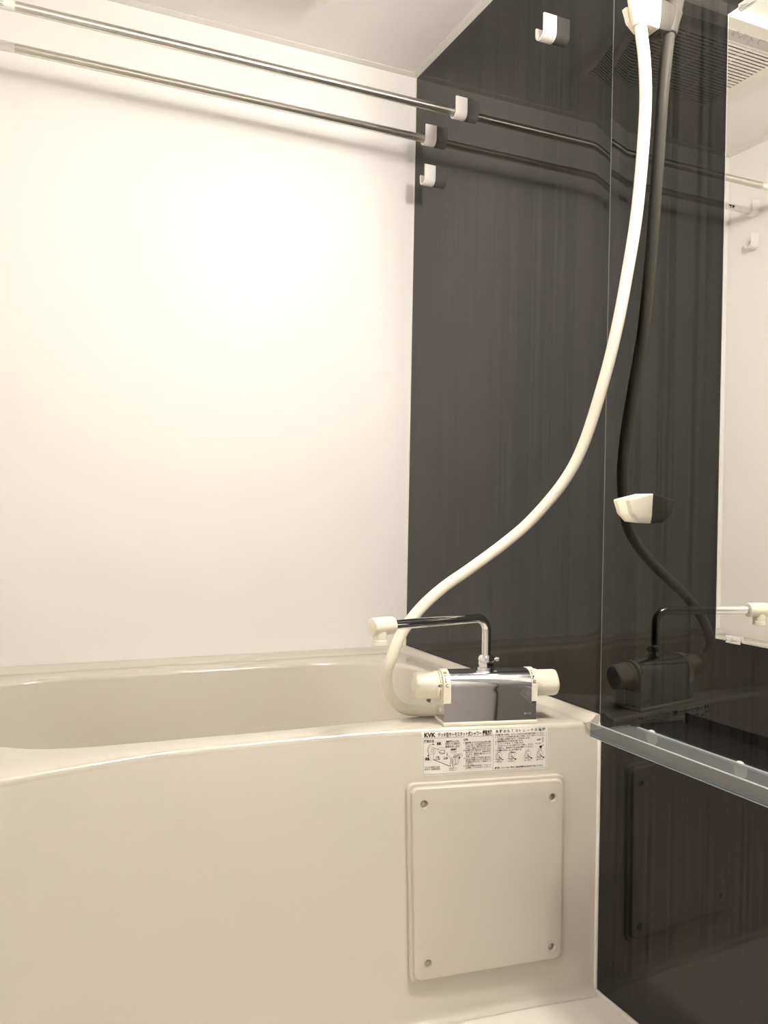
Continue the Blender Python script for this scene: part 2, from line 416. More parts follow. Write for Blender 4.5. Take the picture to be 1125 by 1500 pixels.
# access panel on the apron
PX0, PX1, PZ0, PZ1 = -.357, -.0705, .072, .398
def rr(x0, x1, z0, z1, r, n=6):
    out = []
    for (ccx, ccz, a0) in ((x1-r, z1-r, 0), (x0+r, z1-r, 90), (x0+r, z0+r, 180), (x1-r, z0+r, 270)):
        for k in range(n+1):
            a = math.radians(a0+90*k/n); out.append((ccx+r*math.cos(a), ccz+r*math.sin(a)))
    return out
def panel_pt(x, z, off):
    p = apron_pt(x, z, 0); return p + Vector((-.12, -1, -.03)).normalized()*off
HOLES = [(-.3298, .3657), (-.0975, .362), (-.0958, .100), (-.3264, .1038)]
def panel_bm():
    bm = bmesh.new()
    lv = [(0.0, -.001), (0.0, .006), (.001, .0075), (.005, .0078), (.006, .0085), (.0063, .0125), (.0075, .0140), (.010, .0145)]
    rings = []
    for ins, off in lv:
        rings.append([bm.verts.new(panel_pt(x, z, off)) for x, z in rr(PX0+ins, PX1-ins, PZ0+ins, PZ1-ins, .013)])
    n = len(rings[0])
    for a, b in zip(rings[:-1], rings[1:]):
        for k in range(n): bm.faces.new((a[k], a[(k+1) % n], b[(k+1) % n], b[k]))
    # face with four recessed screw holes
    edges = []
    for k in range(n): edges.append(bm.edges.get((rings[-1][k], rings[-1][(k+1) % n])))
    for hx, hz in HOLES:
        prev = [bm.verts.new(panel_pt(hx+.0072*math.cos(2*math.pi*k/20), hz+.0072*math.sin(2*math.pi*k/20), .0145)) for k in range(20)]
        for k in range(20): edges.append(bm.edges.new((prev[k], prev[(k+1) % 20])))
        for r, off in ((.0064, .0138), (.0060, .0095)):
            cur = [bm.verts.new(panel_pt(hx+r*math.cos(2*math.pi*k/20), hz+r*math.sin(2*math.pi*k/20), off)) for k in range(20)]
            for k in range(20): bm.faces.new((prev[k], prev[(k+1) % 20], cur[(k+1) % 20], cur[k]))
            prev = cur
        bm.faces.new(prev)
    bmesh.ops.triangle_fill(bm, use_beauty=True, use_dissolve=False, edges=edges)
    return bm
ap = from_bm('access_panel', panel_bm(), M_COVER, tub, 14)
ap['label'] = 'rounded square screwed-on service cover'
for hx, hz in HOLES:
    p = panel_pt(hx, hz, .0105); n_ = Vector((-.12, -1, -.03)).normalized()
    bm = lathe([(.0050, -.001), (.0050, .0012), (.0042, .0020), (.0021, .0022), (.0017, .0010)], 18)
    q = Vector((0, 0, 1)).rotation_difference(n_).to_matrix().to_4x4(); q.translation = p
    bmesh.ops.transform(bm, matrix=q, verts=bm.verts)
    # screw slot cross
    sb = bmesh.new()
    from_bm('screw', bm, M_SCREW, ap, 40); sb.free()

# ---------------------------------------------------------------- instruction sticker on the apron
SX0, SX1, SZ0, SZ1 = -.3285, -.1010, .4082, .4765
def sk(u, v, off=.0006):
    """sticker coordinates (metres from its lower left corner) to a point just off the apron"""
    x = SX0+u; z = SZ0+v
    if z > ZD-.011:
        p = apron_pt(x, ZD-.011, off); a = min(1.4, (z-(ZD-.011))/.011)
        return p + Vector((0, .011*(1-math.cos(a)), .011*math.sin(a)))
    return apron_pt(x, z, off)
SW, SH = SX1-SX0, .0785
def sticker_bm():
    bm = bmesh.new(); nx, nz = 30, 14
    g = {}
    for i in range(nx+1):
        for j in range(nz+1):
            u, v = SW*i/nx, SH*j/nz
            r = .004                         # rounded corners
            for cu, su in ((r, -1), (SW-r, 1)):
                for cv, sv in ((r, -1), (SH-r, 1)):
                    du, dv = (u-cu)*su, (v-cv)*sv
                    if du > 0 and dv > 0:
                        d = math.hypot(du, dv)
                        if d > r: u = cu+su*du/d*r; v = cv+sv*dv/d*r
            g[i, j] = (bm.verts.new(sk(u, v, .0005)), bm.verts.new(sk(u, v, .0001)))
    for i in range(nx):
        for j in range(nz):
            bm.faces.new([g[a][0] for a in ((i, j), (i+1, j), (i+1, j+1), (i, j+1))])
            bm.faces.new([g[a][1] for a in ((i, j), (i, j+1), (i+1, j+1), (i+1, j))])
    rim = [(i, 0) for i in range(nx)] + [(nx, j) for j in range(nz)] + [(i, nz) for i in range(nx, 0, -1)] + [(0, j) for j in range(nz, 0, -1)]
    for a, b in zip(rim, rim[1:]+rim[:1]): bm.faces.new((g[a][0], g[a][1], g[b][1], g[b][0]))
    return bm
stk = from_bm('instruction_sticker', sticker_bm(), M_PAPER, None, 60)
tag(stk, 'white printed Japanese instruction sticker on tub apron below the faucet', 'sticker')
PB = bmesh.new(); INK = .0008
def ip(u, v): return sk(u, v, INK)
def ln(pts, wd=.0003):
    for (a, b), (c, d) in zip(pts[:-1], pts[1:]):
        l = math.hypot(c-a, d-b) or 1e-6; nx_, ny_ = -(d-b)/l*wd/2, (c-a)/l*wd/2; ex, ey = (c-a)/l*wd/2, (d-b)/l*wd/2
        k = max(1, int(l/.012)); prev = None
        for i in range(k+1):
            t = i/k; x, y = a-ex+(c-a+2*ex)*t, b-ey+(d-b+2*ey)*t
            cur = (PB.verts.new(ip(x+nx_, y+ny_)), PB.verts.new(ip(x-nx_, y-ny_)))
            if prev: PB.faces.new((prev[0], prev[1], cur[1], cur[0]))
            prev = cur
def arc(cx, cy, rx, ry, a0, a1, wd=.0003, n=14): ln([(cx+rx*math.cos(math.radians(a0+(a1-a0)*k/n)), cy+ry*math.sin(math.radians(a0+(a1-a0)*k/n))) for k in range(n+1)], wd)
def rect(x0, y0, x1, y1, wd=.0003): ln([(x0, y0), (x1, y0), (x1, y1), (x0, y1), (x0, y0)], wd)
def fillp(pts):
    PB.faces.new([PB.verts.new(ip(x, y)) for x, y in pts])
def arrow(x, y, ang, s=.0022):
    a = math.radians(ang); fillp([(x+s*math.cos(a+t), y+s*math.sin(a+t)) for t in (0, 2.4, -2.4)])
def tx(s, x, y, size, width=None, bold=.012): add_text(PB, s, x, y, size, width, ip, bold)
U = SW/179.0                      # one photograph pixel on the sticker
def X(px): return (px-627)*SW/178.0
def Y(py, px=716):                # sticker top edge falls from (627,1074) to (805,1063); it is 66 px high
    top = 1074-(px-627)*11/178.0; return SH*(1-(py-top)/66.5)
fr = .0022
rect(fr, fr, SW-fr, SH-fr*1.2, .00035)
ln([(X(726), fr), (X(726), SH-fr*1.2)], .00035)
ln([(fr, SH-.0155), (X(726), SH-.0155)], .00035)
yt = SH-.0135
# headline
me_ = None
add_text(PB, 'KVK', X(630.5), yt, .0105, .0195, ip, .045)
tx('デッキ型サーモスタット式シャワー', X(648.5), yt, .0085, X(709.5)-X(648.5), .02)
tx('使用方法', X(711), yt, .0095, X(725)-X(711), .045)
# left block: how to use
tx('使用方法', X(630), SH-.0225, .0052, .0170, .03)
for k, (s, bold) in enumerate((('温度調節ハンドル', .03), ('目盛の４０は適温の', .01), ('目安を示します', .02))):
    tx(s, X(659.5), SH-.0235-k*.0042, .0036, .0235, bold)
rect(X(658.5), SH-.0325, X(679), SH-.0245)
tx('低温', X(647), SH-.0265, .0046, .0070, .05); rect(X(646)-.0006, SH-.0275, X(653.5), SH-.0218, .0002)
tx('高温', X(631.5), SH-.0520, .0046, .0070, .05); rect(X(631)-.0006, SH-.0530, X(638.5), SH-.0473, .0002)
tx('切替開閉', X(665.5), SH-.0375, .0038, .0110, .03); tx('ハンドル', X(666), SH-.0415, .0034, .0105, .02)
tx('シャワー', X(671.5), SH-.0475, .0036, .0120, .02); rect(X(670.5), SH-.0486, X(682.5), SH-.0440)
tx('止水', X(656.5), SH-.0515, .0040, .0068, .04); rect(X(655.5), SH-.0525, X(661.5), SH-.0470, .0002)
tx('カラン', X(665), SH-.0705, .0036, .0090, .02); rect(X(663.8), SH-.0717, X(673.5), SH-.0668)
tx('適温', X(645.5), SH-.0490, .0034, .0060, .03); tx('の位置', X(644), SH-.0525, .0030, .0090, .01)
tx('ハンドルを回すと水が', X(630.5), SH-.0655, .0032, .0260, .02); tx('出ます（上図の向き）', X(630.5), SH-.0690, .0032, .0265, .02)
# drawing of the mixer
arc(X(641), SH-.0360, .0080, .0105, 100, 235, .0006); arrow(X(642.5), SH-.0260, -20); arrow(X(635.5), SH-.0452, -60)
arc(X(639.5), SH-.0360, .0050, .0065, 0, 360); arc(X(641.5), SH-.0372, .0048, .0062, -80, 100); arc(X(640.5), SH-.0362, .0022, .0030, 0, 360, .0005)
ln([(X(643), SH-.0318), (X(650), SH-.0350)], .0005); ln([(X(642.5), SH-.0440), (X(643), SH-.0400)], .0004)
arc(X(653), SH-.0372, .0062, .0058, -40, 200); arc(X(654), SH-.0395, .0046, .0034, 0, 360, .0006); ln([(X(650), SH-.0400), (X(658), SH-.0420)], .0006)
ln([(X(642), SH-.0515), (X(664.5), SH-.0640), (X(666), SH-.0640)], .0008); ln([(X(642), SH-.0515), (X(642.6), SH-.0445)], .0003)
ln([(X(666), SH-.0500), (X(665.2), SH-.0640)], .0006); ln([(X(668.5), SH-.0530), (X(668.5), SH-.0640), (X(670), SH-.0660)], .0006)
for k in range(3): arc(X(670+k*2.2), SH-.0560+k*.0004, .0040, .0075-k*.0005, 0, 360, .0004)
arc(X(674), SH-.0520, .0062, .0055, 20, 150, .0005); arrow(X(678.5), SH-.0512, -60)
ln([(X(661), SH-.0405), (X(661), SH-.0440)], .0005); arrow(X(661), SH-.0450, -90, .0016); ln([(X(662), SH-.0455), (X(665), SH-.0500)], .0003)
# right part of the left half: numbered notes
tx('《注意》', X(684), SH-.0222, .0045, .0085, .02)
notes = ['１ 温度調節ハンドルで４０以上の熱い湯を', '  使うときは、必ず温度を確かめてから', '  ご使用ください。高温の湯を使用した後は', '  水を出して温度を下げてから止めて下さい。',
         '２ 吐水直後は熱い湯が出ることがあるので', '  体にかけないようにして、水栓本体も熱く', '  なります。直接肌を触れないように', '  注意してください。',
         '３ シャワーは切替ハンドルを右へ回します。', '  寒冷時は凍結するおそれがあるので', '  使用後は水抜きをして保温をして', '  ください。', '４ 断水後の最初の水は捨て、ストレーナ', '  を掃除してからお使いください。']
for k, s in enumerate(notes):
    ww = X(724)-X(684) if len(s) > 15 else (X(724)-X(684))*len(s)/19.0
    ind = 0 if s[0] != ' ' else .0040
    tx(s.strip(), X(684)+ind, SH-.0268-k*.00333, .0031, ww-ind-.001, .022 if s[0] != ' ' else .012)
# right half: strainer cleaning
ttl = '水栓からＴストレーナの清掃'
for k, ch in enumerate(ttl): tx(ch, X(729.5)+k*(X(799)-X(729.5))/12.3, SH-.0105, .0056, None, .05 if ch in '栓清掃' else .025)
body = [('吐水量が減った時は、ストレーナのゴミを次の手順で掃除してください。', 0, 1.0), ('１ ドライバーで止水栓を右に回して閉め、カバーを外してください。', 0, 1.0),
        ('すき間に工具を入れて、フタを外します。', .004, .70), ('２ 温度調節側のフタを左に回します。', 0, .55), ('３ ストレーナをはずして洗います。', 0, .57),
        ('ゴミがついていたら歯ブラシで洗い、確実に', .004, .76), ('元通りに、締め付けて止水栓を開けてください。', .004, .76), ('４ 水漏れのないことを確認する。', 0, .53)]
for k, (s, ind, ww) in enumerate(body):
    tx(s, X(729)+ind, SH-.0160-k*.00385, .0033, (X(801)-X(729))*ww-ind, .02)
tx('止水栓', X(789), SH-.0275, .0036, .0085, .05); ln([(X(798), SH-.0225), (X(798), SH-.0310)], .0011); tx('左に回す', X(787), SH-.0340, .0030, .0115, .01)
fillp([(X(795)+.0026*math.cos(a*.524), SH-.0392+.0024*math.sin(a*.524)) for a in range(12)]); ln([(X(795), SH-.0392), (X(799), SH-.0360)], .0010)
for k, cxp in enumerate((734, 752, 775.5, 793.5)):
    cx_, cy_ = X(cxp), SH-.0520
    arc(cx_, cy_, .0050, .0070, 60, 300, .0005); arc(cx_+.0015, cy_+.0005, .0046, .0064, 0, 360, .0003)
    ln([(cx_-.0070, cy_-.0050), (cx_-.0020, cy_-.0055), (cx_+.0030, cy_-.0035)], .0005)
    ln([(cx_, cy_-.0010), (cx_+.0070, cy_-.0062), (cx_+.0085, cy_-.0060)], .0011); ln([(cx_-.0012, cy_+.003), (cx_+.0028, cy_-.001)], .0005)
    if k: fillp([(cx_+.0078+.0016*math.cos(a*.785), cy_-.0062+.0014*math.sin(a*.785)) for a in range(8)])
    tx(('フタ', 'ストレーナ', 'パッキン', '工具')[k], cx_-.004, cy_+.0082, .0027, .0085, .0)
    tx(('フタを外す', '引き抜く', '洗い流す', '締付ける')[k], cx_-.006, cy_-.0105, .0029, .0125, .01)
tx('清掃後', X(745)+.008, SH-.0475, .0028, .0100, .02)
tx('【注意】', X(728.5), SH-.0735, .0036, .0085, .06); tx('ストレーナは必ず取付け、部品は説明書の順に組み付けて使用してください。', X(737), SH-.0733, .0033, X(799)-X(737), .025)
p_ = from_bm('printed_text', PB, M_INK, stk, None, fix=False)

# ---------------------------------------------------------------- faucet
FX, FY = -.1946, -.7328; FROT = math.atan2(-.215, .977)
fa = tag(empty('thermostatic_faucet', (FX, FY, ZD), FROT), 'chrome deck-mounted bath mixer with ivory knobs on tub rim', 'faucet')
ZA, RB, HL, DD = .0665, .0275, .085, .030      # axis height, barrel radius, half length, half depth
def body_prof(off=0.0, z0=.006):
    pts = [(-DD-off, z0), (-DD-off, ZA-.012)]
    for k in range(0, 19):
        a = math.radians(190 - 200*k/18); pts.append(((DD+off)*math.cos(a), ZA+(RB+off)*math.sin(a)))
    pts += [(DD+off, ZA-.012), (DD+off, z0)]
    return pts
bm = extrude_poly([(-HL, y, z) for y, z in body_prof()], (2*HL, 0, 0))
from_bm('body', bm, M_CHROME, fa, 30)
bm = box_bm(-HL-.0015, HL+.0015, -DD-.0035, DD+.0035, 0, .0065, .0015, 2)
o = from_bm('base_plate', bm, M_IVORY, fa, 35); o['label'] = 'thin ivory gasket plate'
# end covers (ivory collars that clothe the ends of the barrel)
def collar(x0, x1):
    out = [(y, z) for y, z in body_prof(.0012, ZA-.0265)]
    bm = extrude_poly([(x0, y, z) for y, z in out], (x1-x0, 0, 0)); return bm
o = from_bm('end_collar', collar(-HL-.0015, -HL+.0115), M_IVORY, fa, 30); o['label'] = 'ivory temperature scale collar'
o = from_bm('end_collar', collar(HL-.0085, HL+.0015), M_IVORY, fa, 30); o['label'] = 'ivory flow scale collar'
# knobs
def knob(sgn, length, flat):
    prof = [(.0245, 0), (.0252, .001), (.0252, .0085), (.0246, .0095), (.0236, .0100), (.0236, length-.006), (.0226, length-.002), (.0205, length), (.004, length+.0006)]
    bm = lathe([(r, sgn*(HL+.0015+h)) for r, h in prof], 48, 'x', (0, 0, ZA))
    for v in bm.verts:                          # two scooped finger flats on the outer half
        d = abs(v.co.x)-HL
        if d > .019:
            k = min(1, (d-.019)/.005); ang = math.atan2(v.co.z-ZA, v.co.y)
            for a0 in flat:
                da = (ang-math.radians(a0)+math.pi) % (2*math.pi) - math.pi
                if abs(da) < .62:
                    f = 1-.14*k*math.cos(da/.62*math.pi/2)**.5
                    v.co.y *= f; v.co.z = ZA+(v.co.z-ZA)*f
    return bm
o = from_bm('temperature_knob', knob(-1, .046, (205, 25)), M_IVORY, fa, 45)
rb = lathe([(.02535, 0), (.02535, .0011)], 40, 'x', (-HL-.0062, 0, ZA), close=False)
for f in list(rb.faces):
    c = f.calc_center_median(); a = math.degrees(math.atan2(c.z-ZA, c.y)) % 360
    if not (188 < a < 220): rb.faces.remove(f)
from_bm('scale_band', rb, M_RED, o, None)['label'] = 'red hot half of the scale'
rb = lathe([(.02535, 0), (.02535, .0009)], 60, 'x', (-HL-.0060, 0, ZA), close=False)
for f in list(rb.faces):
    c = f.calc_center_median(); a = math.degrees(math.atan2(c.z-ZA, c.y)) % 360
    if not (100 < a < 165): rb.faces.remove(f)
from_bm('scale_band', rb, M_INK, o, None)['label'] = 'dark cold half of the scale'
def ring_text(s, xc, adeg, size, r, bold=.02, width=None, spin=False):
    """print text on the barrel: reads along x, wraps with the angle"""
    bm = bmesh.new()
    def fn(u, v):
        if spin: u, v = -v, u
        a = math.radians(adeg) - v/r
        return (xc+u, r*math.cos(a), ZA+r*math.sin(a))
    add_text(bm, s, 0, 0, size, width, fn, bold); return bm
from_bm('scale_number', ring_text('40', -HL-.0108, 178, .0072, .0254, .03), M_INK, o, None)
bm = bmesh.new()
for s, a in (('C', 176), ('•', 164), ('|', 152), ('•', 141), ('H', 128)):
    b2 = ring_text(s, -HL+.0015, a, .0080, .0292, .02, None)
    me = bpy.data.meshes.new('t'); b2.to_mesh(me); b2.free(); bm.from_mesh(me); bpy.data.meshes.remove(me)
for v in bm.verts: v.co.y *= (DD+.0014)/(.0292)
from_bm('scale_marks', bm, M_INK, fa, None, fix=False)
o = from_bm('flow_knob', knob(1, .047, (140, 320)), M_IVORY, fa, 45)
bm = bmesh.new()
for s, a, sz in (('▼', 150, .0050), ('止', 168, .0072), ('•', 158, .0080), ('ｼ', 137, .0065), ('~', 126, .0070)):
    b2 = ring_text(s, HL-.0075, a, sz, .0292, .04, None)
    me = bpy.data.meshes.new('t'); b2.to_mesh(me); b2.free(); bm.from_mesh(me); bpy.data.meshes.remove(me)
for v in bm.verts: v.co.y *= (DD+.0014)/(.0292)
from_bm('scale_marks', bm, M_INK, fa, None, fix=False)
# maker's lettering low on the front, and a small screw cap on the left end
bm = bmesh.new(); add_text(bm, 'KVK', HL-.022, .0165, .0048, .014, lambda u, v: (u, -DD-.0003, v), .03)
from_bm('embossed_lettering', bm, M_EMBOSS, fa, None, fix=False)
from_bm('screw_cap', lathe([(.004, 0), (.004, .002), (.003, .003)], 16, 'x', (-HL-.003, -.014, .026)), M_IVORY, fa, 40)
# spout: swivel nuts, bent chrome pipe, ivory outlet
zb = ZA+RB
nut = lathe([(.0150, -.004), (.0150, .003), (.0125, .0036)], 32, 'z', (0, 0, zb))
from_bm('spout_socket', nut, M_CHROME, fa, 35)
def hexnut(z0, z1, r):
    bm = bmesh.new(); n = 6; a = []; lv = [(r*.90, z0), (r, z0+.002), (r, z1-.002), (r*.86, z1)]
    rings = [[bm.verts.new((rr_*math.cos(math.pi/3*k+.3), rr_*math.sin(math.pi/3*k+.3), z)) for k in range(n)] for rr_, z in lv]
    for p, q in zip(rings[:-1], rings[1:]):
        for k in range(n): bm.faces.new((p[k], p[(k+1) % n], q[(k+1) % n], q[k]))
    bm.faces.new(rings[0]); bm.faces.new(rings[-1]); return bm
from_bm('hex_nut', hexnut(zb+.0036, zb+.0118, .0148), M_CHROME, fa, 30)
from_bm('dome_nut', lathe([(.0120, zb+.0118), (.0143, zb+.0136), (.0148, zb+.0175), (.0135, zb+.0215), (.0100, zb+.0245)], 12, 'z'), M_CHROME, fa, 25)
from_bm('stop_screw', lathe([(.0022, 0), (.0022, .006), (.0040, .0065), (.0040, .0105), (.0028, .0115)], 14, 'x', (.0125, 0, zb+.0165)), M_CHROME, fa, 35)
SA = math.atan2(-.0474, -.2100) - FROT           # spout direction in the faucet frame
ZS = .6730-ZD
def sp(d, z): return Vector((d*math.cos(SA), d*math.sin(SA), z))
path = [sp(0, zb+.02), sp(0, zb+.05), sp(0, ZS-.032)]
for k in range(1, 9):
    a = math.radians(90*k/9); path.append(sp(.026*(1-math.cos(a)), ZS-.026+.026*math.sin(a)))
path += [sp(.026+(.235-.026)*k/6, ZS) for k in range(0, 7)]
from_bm('spout_pipe', tube_bm(path, .0082, 24), M_CHROME, fa, 60)
bm = lathe([(.0118, 0), (.0140, .0010), (.0146, .003), (.0146, .040), (.0138, .043), (.0110, .0445)], 36, 'x')
R_ = Matrix.Rotation(SA, 4, 'Z'); R_.translation = sp(.213, ZS)
bmesh.ops.transform(bm, matrix=R_, verts=bm.verts)
ou = from_bm('spout_outlet', bm, M_IVORY, fa, 35); ou['label'] = 'ivory tee-shaped outlet'
c0 = sp(.240, ZS)
from_bm('outlet_nozzle', lathe([(.0126, -.006), (.0126, -.0195), (.0121, -.0200), (.0121, -.0215), (.0126, -.0222), (.0126, -.0300), (.0112, -.0308), (.0100, -.0300), (.0095, -.024)], 32, 'z', c0), M_IVORY, ou, 35)

# ---------------------------------------------------------------- shower hose with handset
hose_pts = [(-.2575, -.694, .5030), (-.2768, -.675, .4985), (-.3048, -.665, .4990), (-.3261, -.664, .5045), (-.345, -.668, .5180), (-.3600, -.678, .5370), (-.3688, -.688, .5583), (-.3735, -.697, .5800), (-.3692, -.704, .6031),
            (-.3468, -.702, .6495), (-.3105, -.700, .6901), (-.2655, -.699, .7254), (-.2138, -.706, .7597), (-.1518, -.721, .8063), (-.1076, -.742, .8509), (-.0650, -.777, .9201), (-.0450, -.806, .9873),
            (-.0338, -.843, 1.0928), (-.0285, -.870, 1.1839), (-.0238, -.888, 1.2741), (-.0190, -.902, 1.3646), (-.0170, -.912, 1.4646), (-.0175, -.918, 1.5541), (-.0225, -.919, 1.6216), (-.0310, -.917, 1.680)]
hs = from_bm('shower_hose', tube_bm(catmull(hose_pts, 8), .0102, 20), M_HOSE, None, 60)
tag(hs, 'long ivory shower hose hanging from upper wall bracket down to faucet', 'hose')
ax = Vector((-.16, .0, 1)).normalized(); p0 = Vector((-.0300, -.917, 1.676))
bm = tube_bm([p0 + ax*h for h in (.003, .0045, .010, .045, .09, .15, .20)], [.0112, .0135, .0142, .0165, .0175, .0165, .0170], 24)
hh = from_bm('shower_handle', bm, M_IVORY, hs, 40)
bm = lathe([(.012, -.02), (.030, -.012), (.040, 0), (.041, .008), (.036, .012), (.004, .0125)], 32, 'x')
Rm = Matrix.Rotation(math.radians(160), 4, 'Y'); Rm.translation = p0+ax*.215+Vector((-.008, 0, .01)); bmesh.ops.transform(bm, matrix=Rm, verts=bm.verts)
from_bm('shower_head', bm, M_IVORY, hh, 40)
from_bm('hose_connector', lathe([(.0115, -.004), (.0128, -.002), (.0128, .014), (.0112, .016)], 24, 'x', (-.2600, -.6945, .5035)), M_IVORY, hs, 40)

# ---------------------------------------------------------------- shower brackets (fork shaped), lower one is empty
def bracket_bm():
    yc = -.9135; ho, hi = .0222, .0103
    # plan of the fork at each level: front x, lower levels lean back to the wall and narrow a little
    prof = [(-.048, .040), (-.041, .0150), (-.026, .0020)]
    bm = bmesh.new()
    def level(xf, z, zw, no, ni, web):
        # zw: height at the wall
        def zz(x): return z+(zw-z)*(1-x/xf) if xf else zw
        P = [(0, no), (xf*.93, no*.98), (xf, no*.90), (xf, ni), (web, ni*.95), (web-.004 if False else web, -ni*.95), (xf, -ni), (xf, -no*.90), (xf*.93, -no*.98), (0, -no)]
        return [bm.verts.new((x, yc+y, zz(x))) for x, y in P]
    A = level(-.048, .887, .898, ho, hi, -.012)
    A2 = level(-.0482, .8845, .8955, ho*1.0, hi, -.012)
    B = level(-.0415, .864, .861, ho*.93, hi*.9, -.012)
    C = level(-.027, .8500, .8478, ho*.80, hi*.8, -.010)
    n = len(A)
    for p, q in ((A, A2), (A2, B), (B, C)):
        for k in range(n): bm.faces.new((p[k], p[(k+1) % n], q[(k+1) % n], q[k]))
    for r_ in (A, C):
        bm.faces.new((r_[0], r_[1], r_[2], r_[3], r_[4])); bm.faces.new((r_[9], r_[5], r_[6], r_[7], r_[8])) if False else bm.faces.new((r_[5], r_[6], r_[7], r_[8], r_[9]))
        bm.faces.new((r_[0], r_[4], r_[5], r_[9]))
    bmesh.ops.recalc_face_normals(bm, faces=bm.faces)
    bmesh.ops.bevel(bm, geom=[e for e in bm.edges if len(e.link_faces) == 2 and e.calc_face_angle(0) > .35], offset=.0012, segments=2, profile=.5, affect='EDGES')
    return bm
br = from_bm('shower_bracket', bracket_bm(), M_IVORY, None, 40)
tag(br, 'empty ivory fork-shaped shower bracket low on the dark wall', 'bracket', 'shower brackets on the dark wall')
br2 = br.copy(); COL.objects.link(br2); br2.location = (0, .003, .829)
tag(br2, 'upper ivory shower bracket holding the hose end at top of dark wall', 'bracket', 'shower brackets on the dark wall')

# ---------------------------------------------------------------- wall hooks carrying the drying poles
def hook_bm():
    """U-shaped saddle, built at the bottom centre of the cup: +x = out of the wall, +y = tall arm side"""
    ri, ro, hi_, lo_, dep = .0106, .0152, .0330, .0135, .031
    prof = [(ro, hi_), (ro, 0)]
    out = [(ro*math.cos(math.radians(-180*k/16)), ro*math.sin(math.radians(-180*k/16))) for k in range(17)]
    inn = [(ri*math.cos(math.radians(-180+180*k/16)), ri*math.sin(math.radians(-180+180*k/16))) for k in range(17)]
    pts = [(ro, hi_)] + out + [(-ro, lo_)] + [(-ri, lo_)] + inn + [(ri, hi_)]
    bm = extrude_poly([(0, y, z) for y, z in pts], (dep, 0, 0))
    # web on the wall side so that the cup is closed against the wall
    web = [(0, y, z) for y, z in ([(ri, hi_-.002)] + [(ri*.99*math.cos(math.radians(-180*k/16)), ri*.99*math.sin(math.radians(-180*k/16))) for k in range(17)] + [(-ri, lo_-.001)])]
    bmesh.ops.recalc_face_normals(bm, faces=bm.faces)
    bmesh.ops.bevel(bm, geom=[e for e in bm.edges if len(e.link_faces) == 2 and e.calc_face_angle(0) > .9], offset=.0010, segments=2, profile=.5, affect='EDGES')
    return bm
ROD_A, ROD_B = (-.2665, 1.8107), (-.1100, 1.8083)
HOOKS_R = [('D', -.6210, 1.8190, 'white hook high on dark wall, nearest the ceiling and the seam'),
           ('A', ROD_A[0], ROD_A[1]-.0006, 'white hook on dark wall holding the upper front drying pole'),
           ('B', ROD_B[0], ROD_B[1]-.0006, 'white hook on dark wall holding the rear drying pole by the corner'),
           ('C', -.1085, 1.7070, 'empty white hook on dark wall just below the pole ends')]
HOOKS_L = [('A', ROD_A[0], ROD_A[1]-.0006, 'white hook on left wall holding the far end of the front drying pole'),
           ('B', ROD_B[0], ROD_B[1]-.0006, 'white hook on left wall holding the far end of the rear drying pole'),
           ('C', -.1085, 1.7070, 'empty white hook on left wall, seen only in the mirror')]
proto = None
for side, lst in ((0, HOOKS_R), (1, HOOKS_L)):
    for nm, y, z, lab in lst:
        if proto is None:
            bmh = hook_bm()
            for v in bmh.verts: v.co = Vector((-v.co.x, -v.co.y, v.co.z))
            o = proto = from_bm('wall_hook', bmh, M_WHITEP, None, 35)
        else:
            o = proto.copy(); COL.objects.link(o)
        o.location = (-.0002 if side == 0 else -L+.0312, y, z)
        tag(o, lab, 'hook', 'white pole hooks on the end walls')
# ---------------------------------------------------------------- stainless drying poles
def pole(yz, lab, grip_end, black):
    y, z = yz; r = .0096
    t = tag(empty('drying_pole', (-L/2, y, z)), lab, 'pole', 'stainless drying poles over the tub')
    from_bm('tube', lathe([(r-.001, grip_end+.002+L/2), (r, grip_end+.003+L/2), (r, -.012+L/2), (r-.001, -.010+L/2)], 28, 'x'), M_STEEL, t, 40)
    from_bm('end_cap', lathe([(.0100, -.014+L/2), (.0103, -.013+L/2), (.0103, -.002+L/2), (.008, -.0012+L/2)], 24, 'x'), M_GRIP, t, 40)
    gp = from_bm('grip_sleeve', lathe([(.0090, -L/2+.002), (.0102, -L/2+.003), (.0102, grip_end+L/2-.001), (.0096, grip_end+L/2+.0045)], 28, 'x'), M_GRIP, t, 40)
    bm = bmesh.new()
    def fn(u, v, a0=200):
        a = math.radians(a0) - v/.0104; return (u, .0104*math.cos(a), .0104*math.sin(a))
    if black:
        add_text(bm, '▶◀ 固定', -L/2+.070, -.004, .011, .055, fn, .06); m = M_INK
    else:
        add_text(bm, '→ 伸縮 ゆるめる', -L/2+.060, .001, .006, .075, fn, .02); add_text(bm, '← 固定 しめる', -L/2+.060, -.0055, .006, .075, fn, .02); m = M_GREYINK
    from_bm('printed_text', bm, m, gp, None, fix=False)
    return t
pole(ROD_A, 'front stainless drying pole, the upper of the two in view', -.9895, False)
pole(ROD_B, 'rear stainless drying pole close to the white back wall', -.9885, True)

